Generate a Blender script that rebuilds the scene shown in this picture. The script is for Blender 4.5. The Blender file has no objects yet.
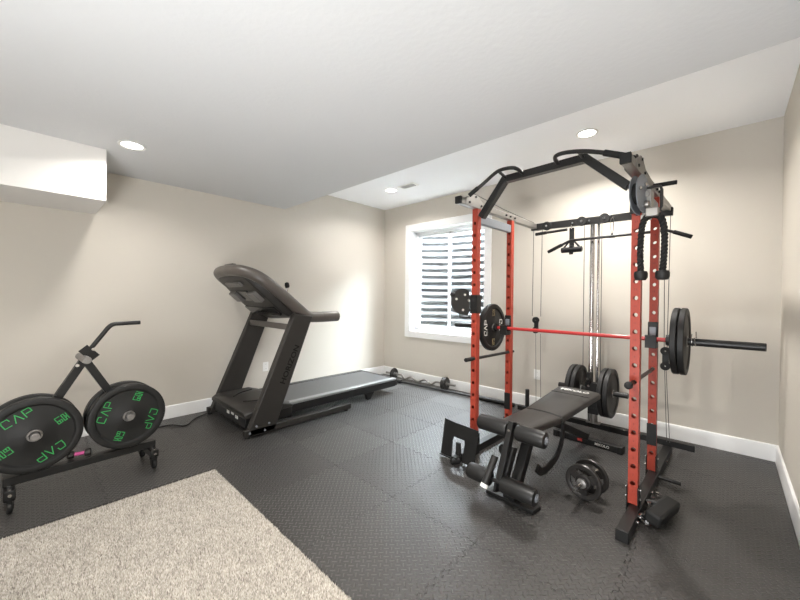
import bpy, bmesh, math, random
import numpy as np
from mathutils import Vector, Matrix
random.seed(7)
PI = math.pi
scene = bpy.context.scene
COL = scene.collection
V = Vector

# ------------------------------------------------------------------ materials
def nt(name):
    m = bpy.data.materials.new(name); m.use_nodes = True
    t = m.node_tree; t.nodes.clear()
    out = t.nodes.new('ShaderNodeOutputMaterial'); b = t.nodes.new('ShaderNodeBsdfPrincipled')
    t.links.new(b.outputs[0], out.inputs[0])
    return m, t, b
def mat(name, col, rough=.5, metal=0, spec=.5, nscale=0, namt=0, bump=0, bscale=200, bdist=.001):
    m, t, b = nt(name); N = t.nodes.new; L = t.links.new
    b.inputs['Base Color'].default_value = (*col, 1); b.inputs['Roughness'].default_value = rough
    b.inputs['Metallic'].default_value = metal; b.inputs['Specular IOR Level'].default_value = spec
    tc = N('ShaderNodeTexCoord')
    n = N('ShaderNodeTexNoise'); n.inputs['Scale'].default_value = nscale or 6; n.inputs['Detail'].default_value = 4
    L(tc.outputs['Object'], n.inputs['Vector'])
    amt = namt or .06
    r = N('ShaderNodeMapRange'); r.inputs['To Min'].default_value = 1-amt; r.inputs['To Max'].default_value = 1+amt
    L(n.outputs['Fac'], r.inputs['Value'])
    mx = N('ShaderNodeVectorMath'); mx.operation = 'SCALE'; mx.inputs[0].default_value = col
    L(r.outputs[0], mx.inputs['Scale']); L(mx.outputs[0], b.inputs['Base Color'])
    if bump:
        n2 = N('ShaderNodeTexNoise'); n2.inputs['Scale'].default_value = bscale; n2.inputs['Detail'].default_value = 3
        L(tc.outputs['Object'], n2.inputs['Vector'])
        bp = N('ShaderNodeBump'); bp.inputs['Strength'].default_value = bump; bp.inputs['Distance'].default_value = bdist
        L(n2.outputs['Fac'], bp.inputs['Height']); L(bp.outputs[0], b.inputs['Normal'])
    return m
def emis(name, col, s):
    m, t, b = nt(name)
    b.inputs['Base Color'].default_value = (.8, .8, .8, 1)
    b.inputs['Emission Color'].default_value = (*col, 1); b.inputs['Emission Strength'].default_value = s
    return m

M = {}
M['wall'] = mat('wall_paint', (.585, .545, .48), .75, nscale=2, namt=.015, bump=.25, bscale=260, bdist=.0006)
M['ceiling'] = mat('ceiling_texture_dimmed', (.63, .632, .632), .85, nscale=3, namt=.012, bump=.3, bscale=38, bdist=.004)  # same white ceiling, colour darkened in place of dimmer light
M['ceiling_brightened'] = mat('raised_ceiling_brightened', (.92, .93, .94), .85, nscale=3, namt=.012, bump=.2, bscale=38, bdist=.004)  # brighter light of the raised part painted into its colour
M['trim'] = mat('white_trim_paint', (.80, .80, .79), .35, namt=.01)
M['bulk'] = mat('bulkhead_paint', (.76, .74, .71), .75, namt=.012, bump=.2, bscale=260, bdist=.0006)
M['white_plastic'] = mat('white_plastic', (.8, .79, .76), .35, namt=.01)
M['slot'] = mat('dark_slot', (.03, .03, .03), .6)
M['red'] = mat('red_powder_coat', (.33, .046, .026), .42, spec=.3, nscale=9, namt=.05, bump=.12, bscale=500, bdist=.0003)
M['redbar'] = mat('red_bar_coat', (.42, .030, .028), .3, nscale=9, namt=.05)
M['black'] = mat('black_powder_coat', (.010, .0098, .0095), .40, spec=.35, nscale=9, namt=.1, bump=.1, bscale=500, bdist=.0003)
M['blackmetal'] = mat('black_satin_metal', (.015, .0143, .0136), .34, spec=.4, nscale=14, namt=.1)
M['grip'] = mat('black_rubber_grip', (.010, .0098, .0095), .6, spec=.3, bump=.3, bscale=400, bdist=.0005)
M['rubber'] = mat('black_bumper_rubber', (.011, .0108, .0104), .50, spec=.35, nscale=12, namt=.15, bump=.15, bscale=180, bdist=.0005)
M['vinyl'] = mat('black_bench_vinyl', (.026, .0235, .022), .42, spec=.4, nscale=20, namt=.06, bump=.2, bscale=700, bdist=.0004)
M['foam'] = mat('black_foam_roller', (.012, .0115, .011), .40, spec=.4, nscale=14, namt=.1, bump=.15, bscale=500, bdist=.0005)
M['silver'] = mat('silver_zinc_steel', (.29, .278, .26), .40, metal=.85, nscale=10, namt=.08)
M['chrome'] = mat('chrome', (.58, .57, .56), .16, metal=1, namt=.02)
M['steelgrey'] = mat('grey_coated_plate', (.22, .235, .26), .42, metal=.3, nscale=8, namt=.05)
M['iron'] = mat('cast_iron', (.035, .032, .03), .35, metal=.5, nscale=25, namt=.2, bump=.3, bscale=150, bdist=.0008)
M['ironlight'] = mat('worn_grey_iron', (.22, .21, .20), .4, metal=.6, nscale=25, namt=.2)
M['cable'] = mat('black_steel_cable', (.05, .05, .05), .4)
M['green'] = mat('green_lettering', (.025, .34, .075), .5)
M['white_ink'] = mat('white_lettering', (.72, .71, .68), .5)
M['yellow_ink'] = mat('gold_lettering', (.60, .50, .26), .5)
M['dark_ink'] = mat('dark_lettering', (.010, .0095, .009), .7, spec=.1)
M['num_ink'] = mat('stamped_number', (.12, .015, .01), .6)
M['red_ink'] = mat('red_sticker', (.5, .05, .04), .5)
M['tm_body'] = mat('treadmill_charcoal_paint', (.024, .0218, .0195), .42, spec=.35, nscale=8, namt=.06)
M['tm_rim'] = mat('treadmill_bronze_grey_plastic', (.075, .064, .056), .36, nscale=8, namt=.06)
M['tm_grey'] = mat('treadmill_light_grey_plastic', (.13, .122, .115), .4, namt=.04)
M['tm_rail'] = mat('treadmill_foot_rail', (.17, .17, .17), .33, nscale=20, namt=.08)
M['tm_belt'] = mat('treadmill_belt', (.055, .055, .056), .42, nscale=60, namt=.1, bump=.3, bscale=300, bdist=.0006)
M['tm_gloss'] = mat('treadmill_gloss_black', (.012, .012, .012), .12)
M['pink'] = mat('pink_plastic', (.55, .06, .25), .4)
M['window_vinyl'] = mat('white_window_vinyl', (.82, .83, .84), .3, namt=.01)
M['galv'] = mat('galvanised_steel', (.030, .031, .033), .5, metal=.2, nscale=14, namt=.25, bump=.3, bscale=40, bdist=.003)
M['gravel'] = mat('window_well_gravel', (.72, .70, .66), .9, nscale=40, namt=.4, bump=1, bscale=60, bdist=.02)
M['lens'] = emis('lamp_lens', (1, .95, .88), 14)

def m_tile():
    m, t, b = nt('black_foam_tread'); N = t.nodes.new; L = t.links.new
    tc = N('ShaderNodeTexCoord')
    mp = N('ShaderNodeMapping'); mp.inputs['Rotation'].default_value = (0, 0, PI/4)
    P = .028
    mp.inputs['Scale'].default_value = (1/P, 1/P, 1)
    L(tc.outputs['Object'], mp.inputs['Vector'])
    sx = N('ShaderNodeSeparateXYZ'); L(mp.outputs[0], sx.inputs[0])
    def ma(op, a, bb=None, c=None):
        n = N('ShaderNodeMath'); n.operation = op
        for i, q in enumerate((a, bb, c)):
            if q is None: continue
            if isinstance(q, (int, float)): n.inputs[i].default_value = q
            else: L(q, n.inputs[i])
        return n.outputs[0]
    x, y = sx.outputs[0], sx.outputs[1]
    u = ma('SUBTRACT', ma('FRACT', x), .5); v = ma('SUBTRACT', ma('FRACT', y), .5)
    par = ma('FLOORED_MODULO', ma('ADD', ma('FLOOR', x), ma('FLOOR', y)), 2)
    au, av = ma('ABSOLUTE', u), ma('ABSOLUTE', v)
    def mix(f, a, c): return ma('ADD', ma('MULTIPLY', a, ma('SUBTRACT', 1, f)), ma('MULTIPLY', c, f))
    p, q = mix(par, au, av), mix(par, av, au)
    px = ma('MAXIMUM', ma('SUBTRACT', p, .34), 0)
    d = ma('SQRT', ma('ADD', ma('MULTIPLY', px, px), ma('MULTIPLY', q, q)))
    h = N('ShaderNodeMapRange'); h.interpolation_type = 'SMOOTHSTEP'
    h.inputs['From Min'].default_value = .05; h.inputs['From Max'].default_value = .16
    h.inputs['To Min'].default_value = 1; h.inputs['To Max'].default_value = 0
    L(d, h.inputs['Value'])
    n2 = N('ShaderNodeTexNoise'); n2.inputs['Scale'].default_value = 900; L(tc.outputs['Object'], n2.inputs['Vector'])
    bp = N('ShaderNodeBump'); bp.inputs['Strength'].default_value = 1; bp.inputs['Distance'].default_value = .006
    hh = ma('ADD', h.outputs[0], ma('MULTIPLY', n2.outputs['Fac'], .10))
    L(hh, bp.inputs['Height']); L(bp.outputs[0], b.inputs['Normal'])
    oi = N('ShaderNodeObjectInfo')
    n3 = N('ShaderNodeTexNoise'); n3.inputs['Scale'].default_value = 4; n3.inputs['Detail'].default_value = 5
    L(tc.outputs['Object'], n3.inputs['Vector'])
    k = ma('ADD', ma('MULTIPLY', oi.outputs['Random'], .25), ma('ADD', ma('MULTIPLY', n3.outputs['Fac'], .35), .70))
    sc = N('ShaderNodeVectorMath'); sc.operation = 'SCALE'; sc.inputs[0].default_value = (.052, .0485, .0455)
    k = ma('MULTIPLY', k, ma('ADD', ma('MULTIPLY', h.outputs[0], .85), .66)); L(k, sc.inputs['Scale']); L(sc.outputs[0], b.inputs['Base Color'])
    rr = ma('ADD', ma('MULTIPLY', oi.outputs['Random'], .08), ma('SUBTRACT', .37, ma('MULTIPLY', h.outputs[0], .15)))
    L(rr, b.inputs['Roughness']); b.inputs['Specular IOR Level'].default_value = .6
    return m
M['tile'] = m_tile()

def m_carpet():
    m, t, b = nt('beige_carpet_pile'); N = t.nodes.new; L = t.links.new
    at = N('ShaderNodeAttribute'); at.attribute_name = 'tuft'
    cr = N('ShaderNodeValToRGB'); e = cr.color_ramp.elements
    e[0].position = 0; e[0].color = (.15, .13, .11, 1); e[1].position = 1; e[1].color = (.62, .58, .52, 1)
    for p_, c_ in ((.3, (.31, .28, .243, 1)), (.6, (.43, .395, .345, 1))):
        q = e.new(p_); q.color = c_
    L(at.outputs['Fac'], cr.inputs[0])
    tc = N('ShaderNodeTexCoord'); n = N('ShaderNodeTexNoise'); n.inputs['Scale'].default_value = 7; n.inputs['Detail'].default_value = 5
    L(tc.outputs['Object'], n.inputs['Vector'])
    r = N('ShaderNodeMapRange'); r.inputs['To Min'].default_value = .8; r.inputs['To Max'].default_value = 1.2; L(n.outputs['Fac'], r.inputs[0])
    sc = N('ShaderNodeVectorMath'); sc.operation = 'SCALE'; L(cr.outputs[0], sc.inputs[0]); L(r.outputs[0], sc.inputs['Scale'])
    L(sc.outputs[0], b.inputs['Base Color']); b.inputs['Roughness'].default_value = .95; b.inputs['Specular IOR Level'].default_value = .1
    return m
M['carpet'] = m_carpet()
M['carpet_back'] = mat('beige_carpet_backing', (.40, .355, .305), .95, nscale=60, namt=.3, bump=1, bscale=250, bdist=.006)

def m_glass():
    m = bpy.data.materials.new('window_glass'); m.use_nodes = True; t = m.node_tree; t.nodes.clear(); N = t.nodes.new; L = t.links.new
    o = N('ShaderNodeOutputMaterial'); mx = N('ShaderNodeMixShader'); tr = N('ShaderNodeBsdfTransparent'); g = N('ShaderNodeBsdfGlossy')
    lw = N('ShaderNodeLayerWeight'); lw.inputs[0].default_value = .5
    pw = N('ShaderNodeMath'); pw.operation = 'POWER'; pw.inputs[1].default_value = 5; L(lw.outputs['Facing'], pw.inputs[0])
    fr = N('ShaderNodeMath'); fr.operation = 'MULTIPLY_ADD'; fr.inputs[1].default_value = .8; fr.inputs[2].default_value = .03; L(pw.outputs[0], fr.inputs[0])
    tr.inputs[0].default_value = (.96, .98, .98, 1); g.inputs['Roughness'].default_value = .02
    L(fr.outputs[0], mx.inputs[0]); L(tr.outputs[0], mx.inputs[1]); L(g.outputs[0], mx.inputs[2]); L(mx.outputs[0], o.inputs[0])
    return m
M['glass'] = m_glass()

# ------------------------------------------------------------------ mesh helpers
class MB:
    def __init__(s): s.v = []; s.f = []
    def add(s, vs, fs):
        s.ch = getattr(s, 'ch', []); s.ch.append((list(vs), list(fs)))
        o = len(s.v); s.v += [tuple(q) for q in vs]; s.f += [tuple(i+o for i in f) for f in fs]; return s
    def box(s, c, d, R=None):
        R = R or Matrix.Identity(3); c = V(c); vs = []
        for x in (-.5, .5):
            for y in (-.5, .5):
                for z in (-.5, .5): vs.append(c + R @ V((x*d[0], y*d[1], z*d[2])))
        return s.add(vs, [(0, 1, 3, 2), (4, 6, 7, 5), (0, 4, 5, 1), (2, 3, 7, 6), (0, 2, 6, 4), (1, 5, 7, 3)])
    def span(s, x0, x1, y0, y1, z0, z1): return s.box(((x0+x1)/2, (y0+y1)/2, (z0+z1)/2), (x1-x0, y1-y0, z1-z0))
    def beam(s, p0, p1, w, h, up=(0, 0, 1)):
        p0, p1 = V(p0), V(p1); d = (p1-p0); l = d.length; d.normalize(); u = V(up)
        if abs(d.dot(u)) > .99: u = V((0, 1, 0))
        r = d.cross(u).normalized(); u = r.cross(d)
        R = Matrix((r, d, u)).transposed()
        return s.box((p0+p1)/2, (w, l, h), R)
    def ring(s, rings, cap0=True, cap1=True, closed=False):
        n = len(rings[0]); vs = [q for r in rings for q in r]; fs = []
        m = len(rings)
        for i in range(m if closed else m-1):
            a, b = i*n, ((i+1) % m)*n
            for j in range(n): k = (j+1) % n; fs.append((a+j, a+k, b+k, b+j))
        if not closed:
            if cap0: fs.append(tuple(range(n-1, -1, -1)))
            if cap1: fs.append(tuple(range((m-1)*n, m*n)))
        return s.add(vs, fs)
    def tube(s, pts, r, n=14, smooth=0, sx=1, sy=1, closed=False):
        pts = [V(q) for q in pts]
        if smooth: pts = spline(pts, smooth)
        rad = r if isinstance(r, (list, tuple)) else [r]*len(pts)
        if len(rad) != len(pts): rad = [np.interp(i/(len(pts)-1), np.linspace(0, 1, len(rad)), rad) for i in range(len(pts))]
        rings = []; t0 = None; u = None; m = len(pts)
        for i, q in enumerate(pts):
            if closed: t = pts[(i+1) % m]-pts[i-1]
            else: t = pts[min(i+1, m-1)]-pts[max(i-1, 0)]
            t.normalize()
            if u is None:
                u = V((0, 0, 1)) if abs(t.z) < .9 else V((0, 1, 0)); u = (u - t*u.dot(t)).normalized()
            else:
                u = (u - t*u.dot(t)).normalized()
            w = t.cross(u)
            rings.append([q + u*math.cos(a)*rad[i]*sx + w*math.sin(a)*rad[i]*sy for a in [2*PI*j/n for j in range(n)]])
        return s.ring(rings, closed=closed)
    def cyl(s, p0, p1, r, r1=None, n=20):
        return s.tube([p0, p1], [r, r if r1 is None else r1], n)
    def lathe(s, prof, p0, ax, n=40):
        ax = V(ax).normalized(); u = V((0, 0, 1)) if abs(ax.z) < .9 else V((1, 0, 0)); u = (u-ax*u.dot(ax)).normalized(); w = ax.cross(u); p0 = V(p0)
        rings = [[p0 + ax*t + (u*math.cos(2*PI*j/n)+w*math.sin(2*PI*j/n))*r for j in range(n)] for r, t in prof]
        return s.ring(rings, closed=True)
    def lathe_open(s, prof, p0, ax, n=32):
        ax = V(ax).normalized(); u = V((0, 0, 1)) if abs(ax.z) < .9 else V((1, 0, 0)); u = (u-ax*u.dot(ax)).normalized(); w = ax.cross(u); p0 = V(p0)
        return s.ring([[p0 + ax*t + (u*math.cos(2*PI*j/n)+w*math.sin(2*PI*j/n))*max(r, 1e-4) for j in range(n)] for r, t in prof])
    def prism(s, poly, o, ux, uy, th):
        o, ux, uy = V(o), V(ux).normalized(), V(uy).normalized(); nn = ux.cross(uy)
        a = [o+ux*x+uy*y-nn*th/2 for x, y in poly]; b = [q+nn*th for q in a]; n = len(poly)
        return s.ring([a, b])
    def build(s, name, m, parent=None, bevel=0, smooth=35, label=None, seg=2):
        me = bpy.data.meshes.new(name); me.from_pydata(s.v, [], s.f); me.update()
        bm = bmesh.new(); bm.from_mesh(me); bmesh.ops.recalc_face_normals(bm, faces=bm.faces); bm.to_mesh(me); bm.free()
        me.materials.append(m if not isinstance(m, str) else M[m])
        if smooth:
            me.shade_smooth(); me.set_sharp_from_angle(angle=math.radians(smooth))
        o = bpy.data.objects.new(name, me); COL.objects.link(o)
        if bevel:
            b = o.modifiers.new('bevel', 'BEVEL'); b.width = bevel; b.segments = seg; b.limit_method = 'ANGLE'; b.angle_limit = math.radians(40)
            b.harden_normals = False
        if parent: o.parent = parent
        if label: o['label'] = label
        return o
def build_each(mb, name, m, parent=None, **kw):
    out = []
    for vs, fs in mb.ch:
        b = MB(); b.add(vs, fs); out.append(b.build(name, m, parent, **kw))
    return out
def spline(p, k):
    out = []; n = len(p)
    for i in range(n-1):
        a, b, c, d = p[max(i-1, 0)], p[i], p[i+1], p[min(i+2, n-1)]
        for j in range(k):
            t = j/k
            out.append(.5*((2*b)+(c-a)*t+(2*a-5*b+4*c-d)*t*t+(3*b-a-3*c+d)*t**3))
    out.append(p[-1]); return out
def thing(name, label, cat, loc=(0, 0, 0), rotz=0, group=None, rot=None):
    o = bpy.data.objects.new(name, None); COL.objects.link(o); o.location = loc
    o.rotation_euler = rot or (0, 0, rotz); o.empty_display_size = .1
    o['label'] = label; o['category'] = cat
    if group: o['group'] = group
    return o
def tag(o, label, cat, group=None):
    o['label'] = label; o['category'] = cat
    if group: o['group'] = group
    return o
def struct(o, label=None):
    o['kind'] = 'structure'
    if label: o['label'] = label
    return o
def copy_thing(r, label=None, group=None):
    c = r.copy(); COL.objects.link(c)
    for ch in r.children:
        d = ch.copy(); COL.objects.link(d); d.parent = c
        for g in ch.children:
            e = g.copy(); COL.objects.link(e); e.parent = d
    if label: c['label'] = label
    if group: c['group'] = group
    return c
_tc = {}
def text_geo(txt, size, bold=0):
    key = (txt, bold)
    if key not in _tc:
        cu = bpy.data.curves.new('lettering', 'FONT'); cu.body = txt; cu.align_x = 'CENTER'; cu.align_y = 'CENTER'; cu.size = 1; cu.offset = bold; cu.resolution_u = 3
        ob = bpy.data.objects.new('lettering', cu); COL.objects.link(ob)
        dg = bpy.context.evaluated_depsgraph_get(); me = bpy.data.meshes.new_from_object(ob.evaluated_get(dg))
        _tc[key] = ([tuple(v.co) for v in me.vertices], [tuple(f.vertices) for f in me.polygons])
        bpy.data.objects.remove(ob); bpy.data.meshes.remove(me); bpy.data.curves.remove(cu)
    vs, fs = _tc[key]
    return [(v[0]*size, v[1]*size) for v in vs], fs
def put_text(mb, txt, size, o, ux, uy, bold=0, wide=1):
    vs, fs = text_geo(txt, size, bold); o, ux, uy = V(o), V(ux).normalized(), V(uy).normalized()
    mb.add([o+ux*x*wide+uy*y for x, y in vs], fs); return mb
STROKE = {'C': [[(1, .68), (.92, 1), (.12, 1), (0, .62), (0, .0), (.85, 0)]], 'A': [[(0, 0), (.5, 1), (1, 0)]], 'P': [[(0, 0), (0, 1), (.9, 1), (1, .8), (1, .45), (.25, .45)]],
          '2': [[(0, 1), (1, 1), (1, .5), (0, .5), (0, 0), (1, 0)]], '5': [[(1, 1), (0, 1), (0, .5), (1, .5), (1, 0), (0, 0)]],
          'L': [[(0, 1), (0, 0), (1, 0)]], 'B': [[(0, 0), (0, 1), (.9, 1), (.9, .55), (0, .5), (1, .5), (1, 0), (0, 0)]]}
def put_stroke(mb, txt, cw, ch, sw, o, ux, uy, gap=.35):
    o, ux, uy = V(o), V(ux).normalized(), V(uy).normalized(); n = len(txt); W = n*cw+(n-1)*gap*cw
    for i, c in enumerate(txt):
        x0 = -W/2+i*cw*(1+gap)
        for pl in STROKE[c]:
            q = [V((x0+a*cw, (b-.5)*ch)) for a, b in pl]
            for a, b in zip(q[:-1], q[1:]):
                d = (b-a).normalized(); nn = V((-d.y, d.x))*sw/2; a2 = a-d*sw/2; b2 = b+d*sw/2
                mb.add([o+ux*w.x+uy*w.y for w in (a2-nn, b2-nn, b2+nn, a2+nn)], [(0, 1, 2, 3)])
    return mb

# ------------------------------------------------------------------ room
W, D, XR, HL, HU, BT, SY = -4.269, 4.133, .303, 2.442, 2.775, .133, 2.295
CX, CY = -2.77, .946
YF = -3.6                                         # wall behind the camera
TH = .012                                         # thickness of the foam mats; their top is z = 0
struct(MB().span(W-.1, XR+.1, YF-.1, D+.1, -.12, -TH).build('floor', 'carpet_back', smooth=0))
struct(MB().span(W-.1, W, YF, D+.1, -.1, 2.9).build('wall_left', 'wall', smooth=0))
struct(MB().span(XR, XR+.1, YF, D+.1, -.1, 2.9).build('wall_right', 'wall', smooth=0))
struct(MB().span(W-.1, XR+.1, YF-.1, YF, -.1, 2.9).build('wall_front', 'wall', smooth=0))
WX0, WX1, WZ0, WZ1 = -3.685, -2.355, .765, 2.352    # window opening
b = MB().span(W-.1, WX0, D, D+.2, -.1, 2.9).span(WX1, XR+.1, D, D+.2, -.1, 2.9)
b.span(WX0, WX1, D, D+.2, -.1, WZ0).span(WX0, WX1, D, D+.2, WZ1, 2.9)
struct(b.build('wall_back', 'wall', smooth=0))
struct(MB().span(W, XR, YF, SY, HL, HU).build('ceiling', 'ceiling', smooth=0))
struct(MB().span(W-.1, XR+.1, SY-.1, D+.2, HU, HU+.1).build('ceiling', 'ceiling_brightened', smooth=0))
struct(MB().span(W, -3.607, YF, .41, 2.035, HL).build('wall_bulkhead', 'bulk', smooth=0))
def baseboard(name, poly_o, ux, uy, ln):
    pr = [(0, -TH), (.016, -TH), (.016, BT-.02), (.013, BT-.006), (.006, BT), (0, BT)]
    o, ux, uy = V(poly_o), V(ux), V(uy)
    a = [o+ux*x+V((0, 0, z)) for x, z in pr]; c = [q+uy*ln for q in a]
    struct(MB().ring([a, c]).build(name, 'trim', smooth=20))
baseboard('baseboard_left', (W, YF, 0), (1, 0, 0), (0, 1, 0), D-YF)
baseboard('baseboard_back', (W, D, 0), (0, -1, 0), (1, 0, 0), XR-W)
baseboard('baseboard_right', (XR, YF, 0), (-1, 0, 0), (0, 1, 0), D-YF)

# window: casing, jamb, vinyl frame with two sashes
cw = .092; YW = D+.14
b = MB()
b.span(WX0-cw, WX0, D-.018, D, WZ0-cw, WZ1+cw).span(WX1, WX1+cw, D-.018, D, WZ0-cw, WZ1+cw)
b.span(WX0, WX1, D-.018, D, WZ1, WZ1+cw).span(WX0, WX1, D-.018, D, WZ0-cw, WZ0)
win = struct(b.build('window_1', 'trim', bevel=.003))
b = MB().span(WX0, WX0+.012, D-.012, D+.2, WZ0, WZ1).span(WX1-.012, WX1, D-.012, D+.2, WZ0, WZ1)
b.span(WX0, WX1, D-.012, D+.2, WZ0, WZ0+.012).span(WX0, WX1, D-.012, D+.2, WZ1-.012, WZ1)
b.build('window_jamb', 'trim', win)
fx0, fx1, fz0, fz1 = WX0+.012, WX1-.012, WZ0+.012, WZ1-.012
b = MB()
for x0, x1 in ((fx0, fx0+.045), (fx1-.045, fx1)): b.span(x0, x1, YW-.03, YW+.05, fz0, fz1)
for z0, z1 in ((fz0, fz0+.05), (fz1-.05, fz1)): b.span(fx0, fx1, YW-.03, YW+.05, z0, z1)
b.build('window_frame', 'window_vinyl', win, bevel=.004)
xm = (fx0+fx1)/2-.02
for (x0, x1, yy) in ((fx0+.045, xm+.03, YW+.005), (xm-.03, fx1-.045, YW+.03)):
    b = MB(); e = .038
    b.span(x0, x0+e, yy-.012, yy+.012, fz0+.05, fz1-.05).span(x1-e, x1, yy-.012, yy+.012, fz0+.05, fz1-.05)
    b.span(x0, x1, yy-.012, yy+.012, fz0+.05, fz0+.05+e).span(x0, x1, yy-.012, yy+.012, fz1-.05-e, fz1-.05)
    s_ = b.build('window_sash', 'window_vinyl', win, bevel=.003)
    MB().span(x0+e, x1-e, yy-.002, yy+.002, fz0+.05+e, fz1-.05-e).build('window_pane', 'glass', s_, smooth=0)
b = MB().span(fx0+.06, fx0+.17, YW-.055, YW-.03, fz0+.004, fz0+.02).cyl((fx0+.12, YW-.05, fz0+.02), (fx0+.06, YW-.075, fz0+.03), .006)
b.build('window_latch', 'silver', win, bevel=.002, label='small metal latch on the window sill')
# corrugated window well outside
b = MB(); cxw = (WX0+WX1)/2; rings = []
zz = np.linspace(.45, 2.80, 236)
for z in zz:
    off = .022*math.sin(2*PI*z/.115); ring = []
    for a in np.linspace(0, PI, 49):
        ring.append((cxw-(1.05+off)*math.cos(a), D+.2+(.82+off)*math.sin(a)**.8, z))
    rings.append(ring)
vs = [q for r in rings for q in r]; n = 49
b.add(vs, [(i*n+j, i*n+j+1, (i+1)*n+j+1, (i+1)*n+j) for i in range(len(rings)-1) for j in range(n-1)])
o = b.build('window_well', 'galv'); o.modifiers.new('solid', 'SOLIDIFY').thickness = .004
tag(o, 'corrugated galvanised metal window well seen through the window panes', 'window well'); o['kind'] = 'structure'
struct(MB().span(cxw-1.2, cxw+1.2, D+.2, D+1.2, .35, .5).build('trim_1', 'gravel', smooth=0), 'gravel bed at the bottom of the window well')

# recessed lights
def downlight(x, y, z, label, power, seen=True, col=(1, .965, .92)):
    if seen:
        t = thing('recessed_light', label, 'ceiling light', (x, y, z), 0)
        MB().lathe([(.066, .004), (.085, .004), (.09, -.005), (.086, -.010), (.068, -.006)], (0, 0, 0), (0, 0, 1), 40).build('trim_ring', 'white_plastic', t)
        MB().lathe_open([(0, .003), (.0675, .003), (.0675, -.005), (.04, -.007), (0, -.008)], (0, 0, 0), (0, 0, 1), 32).build('lens', 'lens', t)
    l = bpy.data.lights.new('downlight', 'AREA'); l.shape = 'DISK'; l.size = .13; l.energy = power; l.color = col; l.spread = math.radians(150)
    o = bpy.data.objects.new('downlight_lamp', l); COL.objects.link(o); o.location = (x, y, z-.016)
P1, P2 = 12, 38
downlight(-3.347, .531, HL, 'lit recessed ceiling light beside the bulkhead above the plate cart', P1)
downlight(-.938, 3.399, HU, 'lit recessed ceiling light above the right side of the red rack', P2)
downlight(-3.409, 3.408, HU, 'lit recessed ceiling light in front of the window near the ceiling vent', P2*.45)
for x, y, k_ in ((-.94, .90, 3.2), (-3.1, -1.8, 1), (-.94, -1.8, 1)): downlight(x, y, HL, '', P1*k_, seen=False)  # unseen lamps without fixtures, added for brightness and the rack's wall shadow
t = thing('ceiling_vent', 'small white slotted ceiling vent beside the far recessed light', 'vent', (-3.10, 3.42, HU))
MB().box((0, 0, -.004), (.27, .13, .008)).build('frame', 'white_plastic', t, bevel=.002)
b = MB()
for k in range(7): b.box((-.09+k*.03, 0, -.009), (.012, .09, .003))
b.build('slats', 'slot', t)

# outlets
def outlet(loc, rotz, label):
    t = thing('wall_outlet', label, 'outlet', loc, rotz)
    MB().box((0, -.003, 0), (.072, .006, .115)).build('cover_plate', 'white_plastic', t, bevel=.002)
    b = MB(); s_ = MB()
    for z in (-.028, .028):
        b.box((0, -.007, z), (.034, .004, .030))
        for x in (-.007, .007): s_.box((x, -.0093, z+.003), (.0025, .001, .009))
    build_each(b, 'receptacle', 'white_plastic', t, bevel=.003); build_each(s_, 'slot', 'slot', t)
outlet((W, 2.048, .40), -PI/2+PI, 'white wall outlet on the left wall behind the treadmill uprights')
outlet((W, 3.327, .403), -PI/2+PI, 'white wall outlet on the left wall behind the treadmill tail end')
outlet((-1.65, D, .395), 0, 'white wall outlet on the window wall behind the red rack')

# ------------------------------------------------------------------ foam tiles
T = .61
xs = [W+.017] + [CX-.02-T*2, CX-.02-T, CX-.02] + [CX-.02+T*k for k in range(1, 5)] + [XR-.017]
xs = sorted(x for x in xs if W < x <= XR)
ys_hi = [CY, 1.61, 2.22, 2.83, 3.44, 4.05, D-.017]
def wave(s):
    ph = (s/.061) % 1
    tri = 1-abs(ph*2-1)*1; q = min(max((tri-.35)/.3, 0), 1)
    return (q-.5)*.020
def tile(x0, x1, y0, y1, jag):
    g = .0012; N_ = max(8, int((x1-x0)/.0061)); M_ = max(8, int((y1-y0)/.0061)); P = []
    def edge(a, c, n, fixed, axis, on, sg):
        for i in range(n):
            s = a+(c-a)*i/n
            d = (wave(s) if on else 0)
            lo, hi = min(a, c), max(a, c)
            if s-lo < .03 or hi-s < .03: d = 0
            p = fixed+d+sg*g
            P.append((s, p) if axis == 0 else (p, s))
    edge(x0+g, x1-g, N_, y0, 0, jag[0], 1); edge(y0+g, y1-g, M_, x1, 1, jag[1], -1)
    edge(x1-g, x0+g, N_, y1, 0, jag[2], -1); edge(y1-g, y0+g, M_, x0, 1, jag[3], 1)
    b = MB(); ox, oy = (x0+x1)/2, (y0+y1)/2
    b.ring([[(x-ox, y-oy, -TH) for x, y in P], [(x-ox, y-oy, -.0015) for x, y in P], [(ox+(x-ox)*.9975-ox, oy+(y-oy)*.9975-oy, 0) for x, y in P]])
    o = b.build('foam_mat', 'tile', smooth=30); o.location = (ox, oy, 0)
    return o
def add_tiles(xa, ya, clip=None):
    for i in range(len(xa)-1):
        for j in range(len(ya)-1):
            x0, x1, y0, y1 = xa[i], xa[i+1], ya[j], ya[j+1]
            jag = (ya[j] > CY+.01 or xa[i+1] <= CX, i < len(xa)-2 and not (y1 <= CY+.01 and i == len(xa)-2), j < len(ya)-2 or ya[-1] < 1.2, i > 0)
            o = tile(x0, x1, y0, y1, jag)
            tag(o, 'black interlocking foam mat with raised tread pattern covering the gym floor', 'floor mat', 'interlocking foam floor mats')
add_tiles(xs, ys_hi)
xl = [x for x in xs if x <= CX-.01]
add_tiles(xl, [CY-T*3, CY-T*2, CY-T, CY])

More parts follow.
